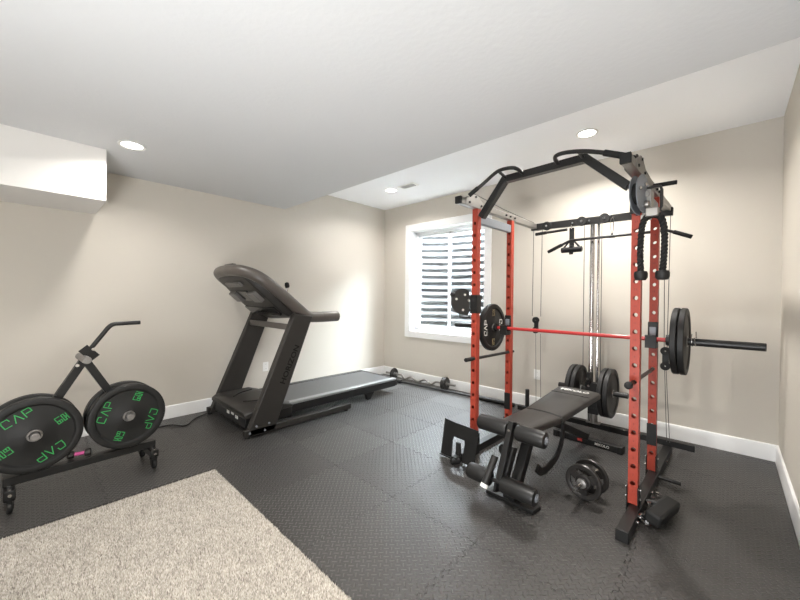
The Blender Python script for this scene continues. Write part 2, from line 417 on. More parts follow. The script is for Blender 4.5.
# carpet: tufted pile over the backing
def carpet():
    rng = np.random.default_rng(3); sp = .0052
    x = np.arange(CX+.0, -.55, sp); y = np.arange(-.55, CY-.002, sp)
    X, Y = np.meshgrid(x, y); X = X.ravel()+rng.normal(0, .0018, X.size); Y = Y.ravel()+rng.normal(0, .0018, Y.size)
    keep = (X < -.35+0*Y) & (Y > -.95*(X+3.1)-.25+.0*X) & (X > CX-.012+.006*np.sin(Y*40)) & (Y < CY+.004+.004*np.sin(X*37))
    keep = (X > CX-.006) & (Y < CY+.006) & (Y > -.62)
    X, Y = X[keep], Y[keep]; n = X.size
    r = rng.uniform(.0034, .0052, n); h = rng.uniform(.002, .006, n); lx = rng.normal(0, .0022, n); ly = rng.normal(0, .0022, n); a0 = rng.uniform(0, 2*PI, n)
    vs = np.zeros((n, 5, 3))
    for k in range(4):
        vs[:, k, 0] = X+r*np.cos(a0+k*PI/2); vs[:, k, 1] = Y+r*np.sin(a0+k*PI/2); vs[:, k, 2] = -TH+.001
    vs[:, 4, 0] = X+lx; vs[:, 4, 1] = Y+ly; vs[:, 4, 2] = h
    base = np.arange(n)[:, None]*5
    tri = np.concatenate([np.stack([base[:, 0]+k, base[:, 0]+(k+1) % 4, base[:, 0]+4], 1)[:, None] for k in range(4)], 1).reshape(-1, 3)
    me = bpy.data.meshes.new('carpet_pile'); me.vertices.add(n*5); me.vertices.foreach_set('co', vs.ravel())
    me.loops.add(tri.size); me.loops.foreach_set('vertex_index', tri.ravel().astype(np.int32))
    me.polygons.add(len(tri)); me.polygons.foreach_set('loop_start', np.arange(0, tri.size, 3, dtype=np.int32)); me.polygons.foreach_set('loop_total', np.full(len(tri), 3, dtype=np.int32))
    at = me.attributes.new('tuft', 'FLOAT', 'POINT'); at.data.foreach_set('value', np.repeat(rng.beta(2.2, 2.0, n), 5).astype(np.float32))
    me.update(); me.validate(); me.materials.append(M['carpet'])
    o = bpy.data.objects.new('carpet', me); COL.objects.link(o)
    tag(o, 'speckled beige cut pile carpet bordered by the black foam tiles', 'carpet'); o['kind'] = 'stuff'
carpet()

# ------------------------------------------------------------------ power rack (local frame: x across, y back, origin on the floor midway between the front posts)
RX, RY, RTH = -.9703, 2.528, -.0228
rack = thing('power_rack', 'red and black power rack with pull-up bar and cable tower', 'power rack', (RX, RY, 0), RTH)
RM = Matrix.Translation((RX, RY, 0)) @ Matrix.Rotation(RTH, 4, 'Z')
def RW(x, y, z): return RM @ V((x, y, z))
UX, UYB, ZT, ZB = .562, .589, 2.03, .062
def upright_mesh(x, y):
    b = MB(); hw = .025; zs = [.0873+.1013*k for k in range(20)]; r = .0135; n = 16
    zs = [z for z in zs if .1 < z < ZT-.03]
    for sgn in (-1, 1):
        yy = y+sgn*hw; prev = ZB
        for z in zs:
            z0, z1 = z-.0205, z+.0205
            b.add([(x-hw, yy, prev), (x+hw, yy, prev), (x+hw, yy, z0), (x-hw, yy, z0)], [(0, 1, 2, 3)])
            inn = [(x+r*math.cos(2*PI*(j+.5)/n), yy, z+r*math.sin(2*PI*(j+.5)/n)) for j in range(n)]
            def sq(a):
                c, s = math.cos(a), math.sin(a); k = max(abs(c)/hw, abs(s)/.0205); return (x+c/k, yy, z+s/k)
            out = [sq(2*PI*(j+.5)/n) for j in range(n)]
            cor = [(x+hw, yy, z1), (x-hw, yy, z1), (x-hw, yy, z0), (x+hw, yy, z0)]
            b.add(inn+out, [(j, (j+1) % n, n+(j+1) % n, n+j) for j in range(n)])
            for q, j in zip(cor, (1, 5, 9, 13)):
                # corner triangles
                b.add([out[j], q, out[(j+1) % n]], [(0, 1, 2)])
            # short inner collar of the hole
            ins = [(px, yy-sgn*.003, pz) for px, _, pz in inn]
            b.add(inn+ins, [(j, (j+1) % n, n+(j+1) % n, n+j) for j in range(n)])
            prev = z1
        b.add([(x-hw, yy, prev), (x+hw, yy, prev), (x+hw, yy, ZT), (x-hw, yy, ZT)], [(0, 1, 2, 3)])
    for sx_ in (-1, 1):
        xx = x+sx_*hw
        b.add([(xx, y-hw, ZB), (xx, y+hw, ZB), (xx, y+hw, ZT), (xx, y-hw, ZT)], [(0, 1, 2, 3)])
    b.add([(x-hw, y-hw, ZT), (x+hw, y-hw, ZT), (x+hw, y+hw, ZT), (x-hw, y+hw, ZT)], [(0, 1, 2, 3)])
    return b, zs
for x in (-UX, UX):
    for y in (0, UYB):
        b, zs = upright_mesh(x, y)
        u = b.build('upright', 'red', rack, smooth=0, label='red perforated upright')
        nb = MB()
        for k, z in enumerate(zs): put_text(nb, str(k+1), .017, (x, y-.0256, z-.05), (1, 0, 0), (0, 0, 1))
        nb.build('numbers', 'num_ink', u, smooth=0, label='small dark hole numbers')
# base beams with end caps
for s in (-1, 1):
    x = s*.577
    yf = -.34 if s > 0 else -.19
    o = MB().span(x-.03, x+.03, yf, 1.225, 0, .06).build('base_beam', 'black', rack, bevel=.003)
    MB().span(x-.031, x+.031, yf-.012, yf, .0, .061).build('end_cap', 'grip', o, bevel=.003)
    # gusset plates and bolts at the feet of the uprights
    g = MB(); bo = MB()
    for y in (0, UYB):
        for sg in (-1, 1):
            g.span(s*UX+sg*.0285-.0035, s*UX+sg*.0285+.0035, y-.035, y+.035, .0, .17)
            for z in (.09, .145):
                bo.cyl((s*UX+sg*.031, y, z), (s*UX+sg*.040, y, z), .008, n=10)
    for y in (-.15, .28, .9): bo.cyl((x+s*.03, y, .03), (x+s*.04, y, .03), .009, n=10)
    build_each(g, 'gusset_plate', 'black', rack, bevel=.002); build_each(bo, 'bolt', 'chrome', rack, label='bright zinc bolts')
# rear floor crossbar, its post and floor pegs
o = MB().span(-.756, .756, 1.175, 1.225, .0615, .11).build('rear_crossbar', 'black', rack, bevel=.003)
MB().cyl((-.655, 1.2, .11), (-.655, 1.2, .30), .021).build('storage_post', 'grip', rack, bevel=.003)
MB().cyl((.6, .565, .031), (.735, .555, .031), .013).build('floor_peg', 'blackmetal', rack, bevel=.002)
for s in (-1, 1):
    MB().span(s*UX-.029, s*UX+.029, UYB-.0285, UYB-.0255, .245, .40).build('joint_plate', 'black', rack, bevel=.001)
# silver top side rails, brackets, lower braces
for s in (-1, 1):
    x = s*UX
    o = MB().span(x-.025, x+.025, -.25 if s < 0 else -.30, 1.15, ZT+.001, ZT+.052).build('top_rail', 'silver', rack, bevel=.003, label='silver top side rail')
    MB().span(x-.027, x+.027, -.272 if s < 0 else -.322, -.25 if s < 0 else -.30, ZT-.001, ZT+.054).build('end_cap', 'grip', o, bevel=.003)
    pts = [(-.2, 0), (.06, 0), (.06, .05), (-.03, .10), (-.09, .10), (-.2, .052)]
    b = MB()
    for sg in (-1, 1): b.prism(pts, (x+sg*.0275, 0, ZT+.0), (0, 1, 0), (0, 0, 1), .005)
    br = b.build('pulley_bracket', 'silver', rack, bevel=.001, label='silver pulley bracket')
    MB().lathe([(.008, -.009), (.036, -.009), (.030, 0), (.036, .009), (.008, .009)], (x, -.06, ZT+.085), (1, 0, 0), 28).build('pulley', 'grip', br)
    bo = MB()
    for y, z in ((-.06, .085), (-.15, .025), (.02, .025), (.45, .027), (.53, .027), (.62, .027)): bo.cyl((x+.025, y, ZT+z), (x+.037, y, ZT+z), .009, n=10); bo.cyl((x-.025, y, ZT+z), (x-.037, y, ZT+z), .009, n=10)
    build_each(bo, 'bolt', 'blackmetal', rack)
    MB().span(x-.02, x+.02, .026, UYB-.026, 1.915, 1.985).build('side_brace', 'steelgrey', rack, bevel=.003, label='grey upper side brace')
    MB().tube([(x, -.06, ZT+.122), (x, .45, ZT+.085), (x*.98, 1.08, ZT+.06)], .003, 6).build('top_cable', 'cable', rack)
# pull-up bar with angled multi grips
sect = .027
pb = MB()
pp = [V((-.515, 0, 1.955)), V((-.305, -.005, 2.216)), V((.27, -.005, 2.224)), V((.515, 0, 1.985))]
rings = []
for i, q in enumerate(pp):
    dirs = []
    if i > 0: dirs.append((pp[i]-pp[i-1]).normalized())
    if i < 3: dirs.append((pp[i+1]-pp[i]).normalized())
    n_ = [V((-d.z, 0, d.x)) for d in dirs]
    m_ = sum(n_, V((0, 0, 0))).normalized(); k = 1/max(.4, m_.dot(n_[0]))
    m_ = m_*k*.026
    rings.append([q+m_+V((0, -.03, 0)), q+m_+V((0, .03, 0)), q-m_+V((0, .03, 0)), q-m_+V((0, -.03, 0))])
pb.ring(rings)
pu = pb.build('pull_up_bar', 'blackmetal', rack, bevel=.006, smooth=30)
gr = MB()
gy = -.13
gr.tube([(-.52, -.17, 2.105), (-.43, gy, 2.178), (-.325, gy, 2.238), (-.265, gy, 2.252), (-.19, gy, 2.245), (-.16, -.10, 2.236), (-.15, -.02, 2.222)], .0135, 12, 6)
gr.tube([(-.295, gy, 2.247), (-.29, -.02, 2.222)], .0115, 10)
gr.tube([(.10, -.02, 2.226), (.105, -.09, 2.240), (.13, gy, 2.246), (.19, gy, 2.248), (.295, gy, 2.226), (.41, gy, 2.184), (.52, gy, 2.134)], .0135, 12, 6)
gr.tube([(.265, gy, 2.233), (.26, -.02, 2.226)], .0115, 10)
build_each(gr, 'angled_grip', 'blackmetal', pu)
eg = MB().cyl((.41, gy, 2.184), (.525, gy, 2.131), .019).cyl((-.525, -.172, 2.100), (-.46, -.145, 2.154), .017)
build_each(eg, 'grip_sleeve', 'grip', pu, bevel=.003)
# rear tower: beam, guide rods, pulleys, cables
lb = MB().beam((-.60, 1.135, 2.052), (.60, 1.135, 2.030), .04, .068).build('tower_beam', 'blackmetal', rack, bevel=.004, label='dark grey beam of the cable tower')
for x in (-.425, -.092, .102):
    o = MB().lathe([(.010, -.011), (.044, -.011), (.036, 0), (.044, .011), (.010, .011)], (x, 1.098, 2.042), (0, 1, 0), 32).build('pulley', 'grip', rack)
    MB().cyl((x, 1.083, 2.042), (x, 1.113, 2.042), .011, n=12).build('pulley_bolt', 'chrome', o)
bo = MB()
for x in (-.56, -.181, -.03, .171, .5): bo.cyl((x, 1.108, 2.042), (x, 1.120, 2.042), .009, n=10)
build_each(bo, 'bolt', 'chrome', rack, label='bright zinc bolts')
for x, r in ((-.018, .021), (.036, .011)):
    MB().cyl((x, 1.178, .11), (x, 1.178, 2.03), r).build('guide_rod', 'chrome', rack, label='chrome guide rod')
o = MB().cyl((.012, 1.178, .11), (.012, 1.178, .20), .032, n=20).box((.012, 1.178, .116), (.12, .06, .012)).build('rod_foot', 'silver', rack, bevel=.002)
b = MB()
for x in (-.07, .08): b.tube([(x, 1.11, 2.0), (x*1.0, 1.12, .50)], .003, 6)
for x in (-.575, -.485): b.tube([(x+.005, 1.12, 2.03), (x, 1.12, 1.11)], .003, 6)
for x in (-.535, -.485): b.tube([(x, 1.12, .93), (x+.01, 1.13, .11)], .0025, 6)
b.tube([(.545, 1.12, 2.0), (.555, 1.12, .90)], .003, 6); b.tube([(.585, 1.12, 2.0), (.575, 1.12, .90)], .003, 6)
b.tube([(.56, 1.12, .72), (.58, 1.13, .11)], .0025, 6); b.tube([(.57, 1.12, .72), (.60, 1.13, .11)], .0025, 6)
build_each(b, 'cable', 'cable', rack)
for x, z0, z1 in ((-.53, .935, 1.105), (.566, .715, .905)):
    o = MB().box((x, 1.12, (z0+z1)/2), (.046, .014, (z1-z0)*.55)).build('cable_block', 'black', rack, bevel=.003, label='black double pulley block on the cables')
    for z in (z0+.03, z1-.035):
        MB().lathe([(.006, -.012), (.034, -.012), (.027, 0), (.034, .012), (.006, .012)], (x, 1.105, z), (0, 1, 0), 24).build('pulley', 'grip', o)
# weight carriage
cz = .425
c = MB().span(-.055, .075, 1.135, 1.205, .26, .50).span(-.035, .0, 1.10, 1.2, .50, .60).box((.012, 1.17, .23), (.09, .05, .06))
car = c.build('weight_carriage', 'black', rack, bevel=.004)
MB().cyl((-.31, 1.17, cz), (.295, 1.17, cz), .024).build('loading_pin', 'blackmetal', car, bevel=.003)
build_each(MB().cyl((-.02, 1.095, .54), (-.02, 1.087, .54), .011, n=12).cyl((-.02, 1.13, .47), (-.02, 1.12, .47), .011, n=12), 'bolt', 'chrome', car)
# J-cups on the rear posts
for s in (-1, 1):
    x = s*UX
    b = MB().span(x-.030, x+.030, UYB-.036, UYB-.0255, .955, 1.135)
    b.span(x-.034, x+.034, UYB-.115, UYB-.036, .955, .985).span(x-.034, x+.034, UYB-.120, UYB-.108, .955, 1.045)
    j = b.build('j_cup', 'black', rack, bevel=.003)
    MB().span(x-.020, x+.020, UYB-.044, UYB-.036, 1.04, 1.10).build('lock_pin', 'steelgrey', j, bevel=.006)
    MB().span(x-.03, x+.03, UYB-.108, UYB-.04, .985, .990).build('liner', 'grip', j)
# safety bars
for s in (-1, 1):
    x = s*.555
    o = MB().cyl((x, -.13, .795), (x, .66, .785), .0125, n=16).build('safety_bar', 'blackmetal', rack)
    if s < 0: MB().cyl((x, -.15, .796), (x, -.05, .795), .0165).build('end_knob', 'grip', o, bevel=.003)
    else: MB().lathe_open([(0, -.03), (.012, -.029), (.021, -.018), (.022, .0), (.018, .02), (.013, .022)], (x, -.125, .795), (0, 1, 0), 20).build('end_knob', 'grip', o)
MB().cyl((UX+.02, .33, 2.052), (.712, .33, 2.05), .014).build('side_peg', 'grip', rack, bevel=.002)
# foot plates: one raised on the left base beam, one folded on the right
b = MB(); bw, bh, ct = .317, .285, .006
Rr = Matrix.Rotation(-.141, 3, 'X') @ Matrix.Rotation(.03, 3, 'Y')
def fp(x, z): return V((-.567, -.235, .016)) + (Rr @ V((x, 0, z)))
def plate_with_slot():
    outer = [(-bw/2, 0), (-.045, 0), (-.062, .13), (-.05, .165), (.05, .165), (.058, .13), (.045, 0), (bw/2, 0), (bw/2, bh-.012), (.05, bh), (.03, bh-.012), (-.04, bh-.010), (-.06, bh), (-bw/2, bh)]
    return outer
# quads split so the slot stays open
bands = [[(-bw/2, 0), (-.052, 0), (-.060, .135), (-bw/2, .135)], [(.046, 0), (bw/2, 0), (bw/2, .135), (.055, .135)],
         [(-bw/2, .135), (-.060, .135), (-.050, .168), (-.050, bh-.008), (-bw/2, bh)], [(.055, .135), (bw/2, .135), (bw/2, bh-.012), (.05, bh-.008), (.05, .168)],
         [(-.05, .168), (.05, .168), (.05, bh-.008), (-.05, bh-.008)]]
ux_, uz_ = Rr @ V((1, 0, 0)), Rr @ V((0, 0, 1))
for q in bands: b.prism(q, fp(0, 0), ux_, uz_, ct)
b.beam(fp(-bw/2, .003), fp(-.03, .003)+V((0, 0, 0)), .045, .006, up=Rr @ V((0, 0, 1)))
f1 = b.build('foot_plate', 'black', rack, label='black slotted foot plate standing on the left base beam')
MB().span(-.595, -.545, -.275, -.205, .0, .05).span(-.588, -.548, -.225, -.205, .05, .15).cyl((-.575, -.30, .022), (-.545, -.24, .022), .022).build('foot_plate_hinge', 'grip', f1, bevel=.004)
Rp = Matrix.Rotation(-.20, 3, 'Z') @ Matrix.Rotation(.22, 3, 'Y')
b = MB().box((.700, .035, .055), (.085, .29, .07), Rp)
f2 = b.build('foot_plate', 'grip', rack, bevel=.016, seg=3, label='black foot pedal folded beside the right base beam')
b = MB()
for k in range(3): b.cyl((.645+.008*k, -.03+.08*k, .103), (.645+.008*k, -.03+.08*k, .112), .010, n=12)
for k in range(2): b.cyl((.62+.03*k, -.105, .055-.02*k), (.62+.03*k, -.125, .055-.02*k), .011, n=12)
build_each(b, 'bolt', 'chrome', f2)
build_each(MB().cyl((.607, -.07, .04), (.67, -.05, .05), .014).cyl((.607, .12, .04), (.67, .12, .05), .014), 'foot_plate_arm', 'black', f2)

# adjustable pulley trolleys on the front posts
def trolley(x, zc, s, swivel, label, m, off=.052):
    t = thing('pulley_trolley', label, 'cable pulley', RW(x, 0, zc), RTH)
    b = MB()
    b.span(-.034, .034, -.034, -.0265, -.075, .075).span(-.034, -.0265, -.034, .034, -.075, .075).span(.0265, .034, -.034, .034, -.075, .075)
    b.build('sleeve', 'black', t, bevel=.002)
    Rz = Matrix.Rotation(swivel, 3, 'Z')
    poly = [(-.030, -.115), (-.09, -.11), (-.14, -.085), (-.165, -.03), (-.165, .03), (-.145, .075), (-.105, .105), (-.07, .11), (-.030, .09), (-.018, .04), (-.018, -.06)]
    for k in (-1, 1):
        pl = MB().prism(poly, V((s*off+0, -.02, .02)) + Rz @ V((k*.018, 0, 0)), Rz @ V((0, 1, 0)), (0, 0, 1), .005).build('side_plate', m, t, bevel=.001, label='pulley side plate')
        bo = MB()
        for (yy, zz_) in ((-.06, .055), (-.13, .02), (-.075, -.07)): bo.cyl(V((s*off, -.02, .02)) + Rz @ V((k*.020, yy, zz_)), V((s*off, -.02, .02)) + Rz @ V((k*.028, yy, zz_)), .010, n=12)
        build_each(bo, 'bolt', 'chrome', pl)
    c0 = V((s*off, -.02, .02))
    MB().lathe([(.008, -.012), (.062, -.012), (.052, 0), (.062, .012), (.008, .012)], c0 + Rz @ V((0, -.092, 0)), Rz @ V((1, 0, 0)), 32).build('pulley', 'grip', t)
    return t
tl = trolley(-UX, 1.245, -1, -.75, 'black cable pulley trolley on the left front post before the window', 'blackmetal', .03)
MB().tube([(-.02, -.045, -.045), (-.10, -.06, -.05), (-.12, -.06, -.065), (-.12, -.06, -.10), (-.10, -.06, -.115), (-.02, -.045, -.11)], .007, 10).build('pull_handle', 'blackmetal', tl)
MB().cyl((-.02, -.03, .03), (-.02, -.075, .03), .012).build('pop_pin', 'chrome', tl, bevel=.002)
MB().lathe_open([(0, -.02), (.018, -.018), (.02, 0), (.012, .015)], (-.06, -.235, .075), (.3, 1, 0), 16).build('cable_stop', 'grip', tl)
tr = trolley(UX, 1.890, -1, -.20, 'grey cable pulley trolley high on the right front post beside the rope', 'steelgrey', -.042)
tr.location = RW(UX, 0, 1.885)
MB().tube([(.05, -.05, .055), (.085, -.055, .06), (.118, -.055, .055), (.125, -.055, .035), (.125, -.055, -.06), (.115, -.055, -.08), (.05, -.05, -.09)], .008, 10).build('pull_handle', 'blackmetal', tr)
MB().span(.034, .078, -.06, .02, -.10, .05).cyl((.056, -.06, .02), (.056, -.075, .02), .016).build('trolley_body', 'silver', tr, bevel=.003, label='silver trolley body')
MB().cyl((.03, -.075, -.04), (.07, -.075, -.04), .02).span(.03, .08, -.085, -.05, -.13, -.10).build('cable_end', 'silver', tr, bevel=.003)

# triceps rope
t = thing('triceps_rope', 'black braided triceps rope with rubber ends hanging from the rack', 'rope', RW(.655, -.112, 1.772), RTH)
pts = [V((-.052, 0, -.325)), V((-.056, 0, -.20)), V((-.050, 0, -.07)), V((-.036, 0, -.02)), V((-.015, 0, -.004)), V((.015, 0, -.004)), V((.040, 0, -.025)), V((.054, 0, -.10)), V((.054, 0, -.22)), V((.048, 0, -.325))]
path = spline(pts, 12)
b = MB(); L_ = [0]
for a, c_ in zip(path[:-1], path[1:]): L_.append(L_[-1]+(c_-a).length)
for k in range(3):
    q = []
    for i, pnt in enumerate(path):
        tn = (path[min(i+1, len(path)-1)]-path[max(i-1, 0)]).normalized(); n1 = V((0, 1, 0)); n2 = tn.cross(n1)
        a = L_[i]*2*PI/.060+k*2*PI/3
        q.append(pnt+(n1*math.cos(a)+n2*math.sin(a))*.0100)
    b.tube(q, .0080, 8)
b.build('rope', 'grip', t)
for x in (-.052, .048):
    MB().lathe_open([(.012, .03), (.030, .028), (.034, .015), (.033, -.008), (.024, -.022), (0, -.024)], (x, 0, -.345), (0, 0, 1), 24).build('end_stop', 'rubber', t)
MB().tube([(-.012, 0, -.004), (-.012, 0, .02), (0, 0, .035), (.012, 0, .02), (.012, 0, -.004)], .004, 8).build('clip', 'chrome', t)
MB().box((0, -.012, .012), (.062, .040, .05)).build('swivel_plate', 'silver', t, bevel=.006, label='silver swivel plate holding the rope')

# lat pulldown bar hung on the tower
t = thing('pulldown_bar', 'black bent lat pulldown bar hanging below the tower beam', 'pulldown bar', RW(.2, 1.04, 1.86), RTH)
MB().tube([(-.575, 0, -.09), (-.40, 0, -.012), (-.365, 0, -.001), (.365, 0, .002), (.395, 0, -.008), (.52, 0, -.065)], .0125, 12).build('bar', 'blackmetal', t)
build_each(MB().cyl((-.585, 0, -.095), (-.45, 0, -.035), .0165).cyl((.415, 0, -.016), (.53, 0, -.07), .0165), 'grip', 'grip', t, bevel=.003)
t = thing('straight_bar', 'short straight black cable bar tucked under the left of the tower beam', 'cable bar', RW(-.32, 1.085, 1.968), RTH)
MB().cyl((-.20, 0, .0), (.10, 0, .010), .0125).build('bar', 'blackmetal', t)
MB().cyl((-.215, 0, -.001), (-.10, 0, .004), .016).build('grip', 'grip', t, bevel=.003)
# strap handle
t = thing('cable_stirrup', 'black strap handle hanging from the middle of the tower beam', 'cable attachment', RW(-.181, 1.10, 2.0), RTH)
MB().box((0, 0, -.115), (.042, .012, .21)).tube([(-.005, 0, -.12), (-.078, 0, -.205)], .009, 8).tube([(.005, 0, -.12), (.075, 0, -.205)], .009, 8).build('strap', 'grip', t)
MB().cyl((-.095, 0, -.222), (.095, 0, -.222), .027).build('grip', 'rubber', t, bevel=.004)
MB().box((0, -.012, -.225), (.035, .02, .09)).build('buckle', 'black', t, bevel=.004)
MB().tube([(-.006, -.01, -.005), (.0, -.012, .018), (.006, -.01, -.005), (0, -.01, -.02)], .004, 8, closed=True).build('hook', 'chrome', t)
t = thing('cable_clip', 'small chrome clip and triangle ring hanging right of the guide rods', 'clip', RW(.168, 1.09, 2.02), RTH)
MB().tube([(-.012, 0, .0), (0, 0, .018), (.012, 0, 0), (.010, 0, -.10), (0, 0, -.115), (-.010, 0, -.10)], .0035, 8, closed=True).build('clip', 'chrome', t)
MB().prism([(-.026, -.028), (.026, -.028), (0, .026)], (0, 0, -.14), (1, 0, 0), (0, 0, 1), .012).build('ring', 'blackmetal', t, bevel=.002)

# ------------------------------------------------------------------ plates
def plate_profile(R, w):
    h = w/2; k = R/.225
    pr = [(.0262, h*.8), (.045*k, h*.8), (.050*k, h*.72), (.098*k, h*.62), (.104*k, h*.55), (.178*k, h*.55), (.188*k, h*.95), (.194*k, h), (.215*k, h), (.222*k, h*.9), (R, h*.7)]
    return pr+[(r, -t_) for r, t_ in reversed(pr)]
def bumper(label, loc, rotz, w=.05, R=.225, marks=None, spin=0, group=None, name='weight_plate', m='rubber'):
    """axis along local x; front face is +x"""
    t = thing(name, label, 'weight plate', loc, rotz, group)
    MB().lathe(plate_profile(R, w), (0, 0, 0), (1, 0, 0), 72).build('disc', m, t, smooth=25)
    MB().lathe([(.0258, -w*.52), (.034, -w*.52), (.036, -w*.45), (.036, w*.45), (.034, w*.52), (.0258, w*.52)], (0, 0, 0), (1, 0, 0), 40).build('hub_ring', 'ironlight', t)
    if marks:
        ink, ink2, bold = marks; xx = w*.55/2+.0012
        for k in range(4):
            an = spin+k*PI/2; rad = V((0, math.cos(an), math.sin(an))); tg = V((0, -math.sin(an), math.cos(an)))*-1
            o = V((xx, 0, 0)); a = MB(); c = MB()
            if k % 2 == 0: put_stroke(a, 'CAP', .036, .046, .0105 if bold else .0048, o+rad*.142, tg, rad, .4)
            else:
                put_stroke(c, '25', .018, .024, .0042, o+rad*.157, tg, rad, .35); put_stroke(c, 'LB', .018, .024, .0042, o+rad*.124, tg, rad, .35)
            if k % 2 == 0: a.build('lettering', ink, t, smooth=0, label='maker letters on the plate face')
            else: c.build('weight_mark', ink2, t, smooth=0, label='weight mark on the plate face')
    return t
# barbell in the J-cups
BY, BZ = .515, 1.0155
t = thing('barbell', 'red barbell with black sleeves resting across the rack', 'barbell', RW(0, BY, BZ), RTH)
MB().cyl((-.655, 0, 0), (.655, 0, 0), .0145).build('shaft', 'redbar', t, label='red shaft')
for s in (-1, 1):
    MB().cyl((s*.655, 0, 0), (s*1.125, 0, 0), .025, n=28).build('sleeve', 'blackmetal', t, bevel=.003, label='black sleeve')
    MB().lathe_open([(.016, 0), (.036, .002), (.038, .012), (.038, .024), (.034, .028), (.02, .028)], (s*.642, 0, 0), (s, 0, 0), 32).build('collar', 'black', t)
bumper('black plate on the right barbell sleeve, nearer the rack post', RW(.703, BY, BZ), RTH, .036)
bumper('black plate on the right barbell sleeve, outer one beside the spring clip', RW(.742, BY, BZ), RTH, .036)
bumper('black plate with white letters on the left end of the red barbell', RW(-.70, BY, BZ), RTH, .042, marks=('white_ink', 'yellow_ink', True), spin=PI)
t = thing('spring_clip', 'chrome spring clip on the right barbell sleeve', 'barbell clip', RW(.774, BY, BZ), RTH)
MB().tube([(.004*k/3, math.cos(k*.5)*.0284, math.sin(k*.5)*.0284) for k in range(26)], .0026, 8).build('coil', 'chrome', t)
build_each(MB().tube([(0, .0285, 0), (.005, .045, .05)], .003, 8).tube([(.03, .0, .0285), (.03, -.015, .07)], .003, 8), 'lever', 'chrome', t)
# carriage plates
for x, lab in ((.112, 'black plate on the right carriage pin, inner one beside the guide rods'), (.158, 'black plate on the right carriage pin, outer one behind the bench head'), (-.115, 'black plate on the left carriage pin, inner one beside the guide rods'), (-.163, 'black plate on the left carriage pin, outermost of the left pair')):
    bumper(lab, RW(x, 1.17, cz), RTH, .042)

# ------------------------------------------------------------------ bench (same local frame)
bn = thing('weight_bench', 'black padded weight bench with leg rollers inside the red rack', 'weight bench', RW(-.004, 0, 0), RTH-.035)
def pad(y0, y1, z0, z1, w0, w1, th, name):
    b = MB(); n = 12; rings = []
    for i in range(n+1):
        t_ = i/n; y = y0+(y1-y0)*t_; z = z0+(z1-z0)*t_; w = w0+(w1-w0)*t_
        if name == 'seat_pad': z -= .022*math.sin(PI*min(t_*1.0, 1))*0
        prof = [(-w/2, -th*.0), (-w/2+.006, .0), (-w/2+.02, .008), (-w/4, .014), (0, .016), (w/4, .014), (w/2-.02, .008), (w/2-.006, 0), (w/2, 0), (w/2, -th), (-w/2, -th)]
        prof = [(-w/2, -th), (-w/2, -.012), (-w/2+.012, -.002), (-w/4, .004), (0, .005), (w/4, .004), (w/2-.012, -.002), (w/2, -.012), (w/2, -th)]
        rings.append([(x, y, z+dz) for x, dz in prof])
    b.ring(rings); return b.build(name, 'vinyl', bn, bevel=.006, smooth=50)
sp_ = pad(-.385, .012, .488, .475, .222, .272, .05, 'seat_pad')
bp_ = pad(.03, .715, .475, .520, .275, .345, .05, 'back_pad')
MB().box((0, .52, .5115), (.30, .003, .004)).build('stitched_seam', 'black', bp_)
tb = MB(); sl = V((0, .685, .045)).normalized()
put_text(tb, 'MIKOLO', .062, V((0, .625, .5145+.006)), (1, 0, 0), sl, bold=.03, wide=.95)
tb.build('lettering', 'white_ink', bp_, smooth=0, label='white lettering on the pad head')
b = MB().beam((-.09, .04, .44), (-.11, .66, .478), .03, .03).beam((.09, .04, .44), (.11, .66, .478), .03, .03).span(-.11, .11, .50, .56, .44, .47)
b.build('pad_frame', 'black', bn, bevel=.003)
b = MB().beam((0, -.36, .425), (0, .1, .42), .055, .045).beam((0, .05, .42), (0, .90, .06), .055, .055, up=(0, -.4, 1))
b.build('main_frame', 'black', bn, bevel=.004)
b = MB().beam((0, -.385, .03), (0, -.14, .41), .062, .06, up=(0, 1, .3)); b.build('front_leg', 'black', bn, bevel=.004)
b = MB().prism([(-.16, -.035), (.165, -.035), (.175, .05), (.16, .06), (-.15, .06)], (0, -.425, .012), (1, 0, 0), (0, 1, 0), .024).span(-.04, .04, -.45, -.37, .02, .06)
b.build('front_foot', 'black', bn, bevel=.003)
b = MB().span(-.275, .295, .87, .935, .0, .055).span(-.275, -.235, .86, .945, 0, .06).span(.255, .295, .86, .945, .0, .06)
rf = b.build('rear_foot', 'black', bn, bevel=.004)
MB().box((-.04, .8693, .030), (.04, .001, .022)).build('sticker', 'red_ink', rf, smooth=0, label='small red sticker')
tb = MB(); put_text(tb, 'MIKOLO', .03, (.14, .8693, .030), (1, 0, 0), (0, 0, 1), bold=.02); tb.build('lettering', 'white_ink', rf, smooth=0)
# leg attachment
b = MB().beam((0, -.41, .505), (-.03, -.505, .13), .034, .055, up=(0, 1, .2)).beam((-.04, -.42, .34), (-.055, -.51, .07), .014, .06, up=(0, 1, .2)).beam((.012, -.40, .34), (-.012, -.49, .09), .014, .06, up=(0, 1, .2)).beam((-.015, -.38, .33), (-.03, -.47, .09), .05, .02, up=(0, 1, .2))
la = b.build('leg_arm', 'black', bn, bevel=.003)
MB().cyl((-.022, -.43, .47), (.022, -.43, .47), .0, n=4) if 0 else None
MB().cyl((-.003, -.445, .455), (-.003, -.452, .455), .009, n=12).build('bolt', 'chrome', la)
MB().cyl((-.068, -.50, .29), (-.088, -.585, .135), .022).build('plate_peg', 'blackmetal', bn)
MB().cyl((-.088, -.585, .135), (-.0905, -.596, .115), .0225).build('peg_cap', 'white_plastic', bn, label='white peg cap')
MB().lathe_open([(0, -.02), (.028, -.02), (.036, -.012), (.036, .012), (.028, .02), (0, .02)], (-.09, -.36, .28), (.6, 1, 0), 24).build('adjust_knob', 'grip', bn)
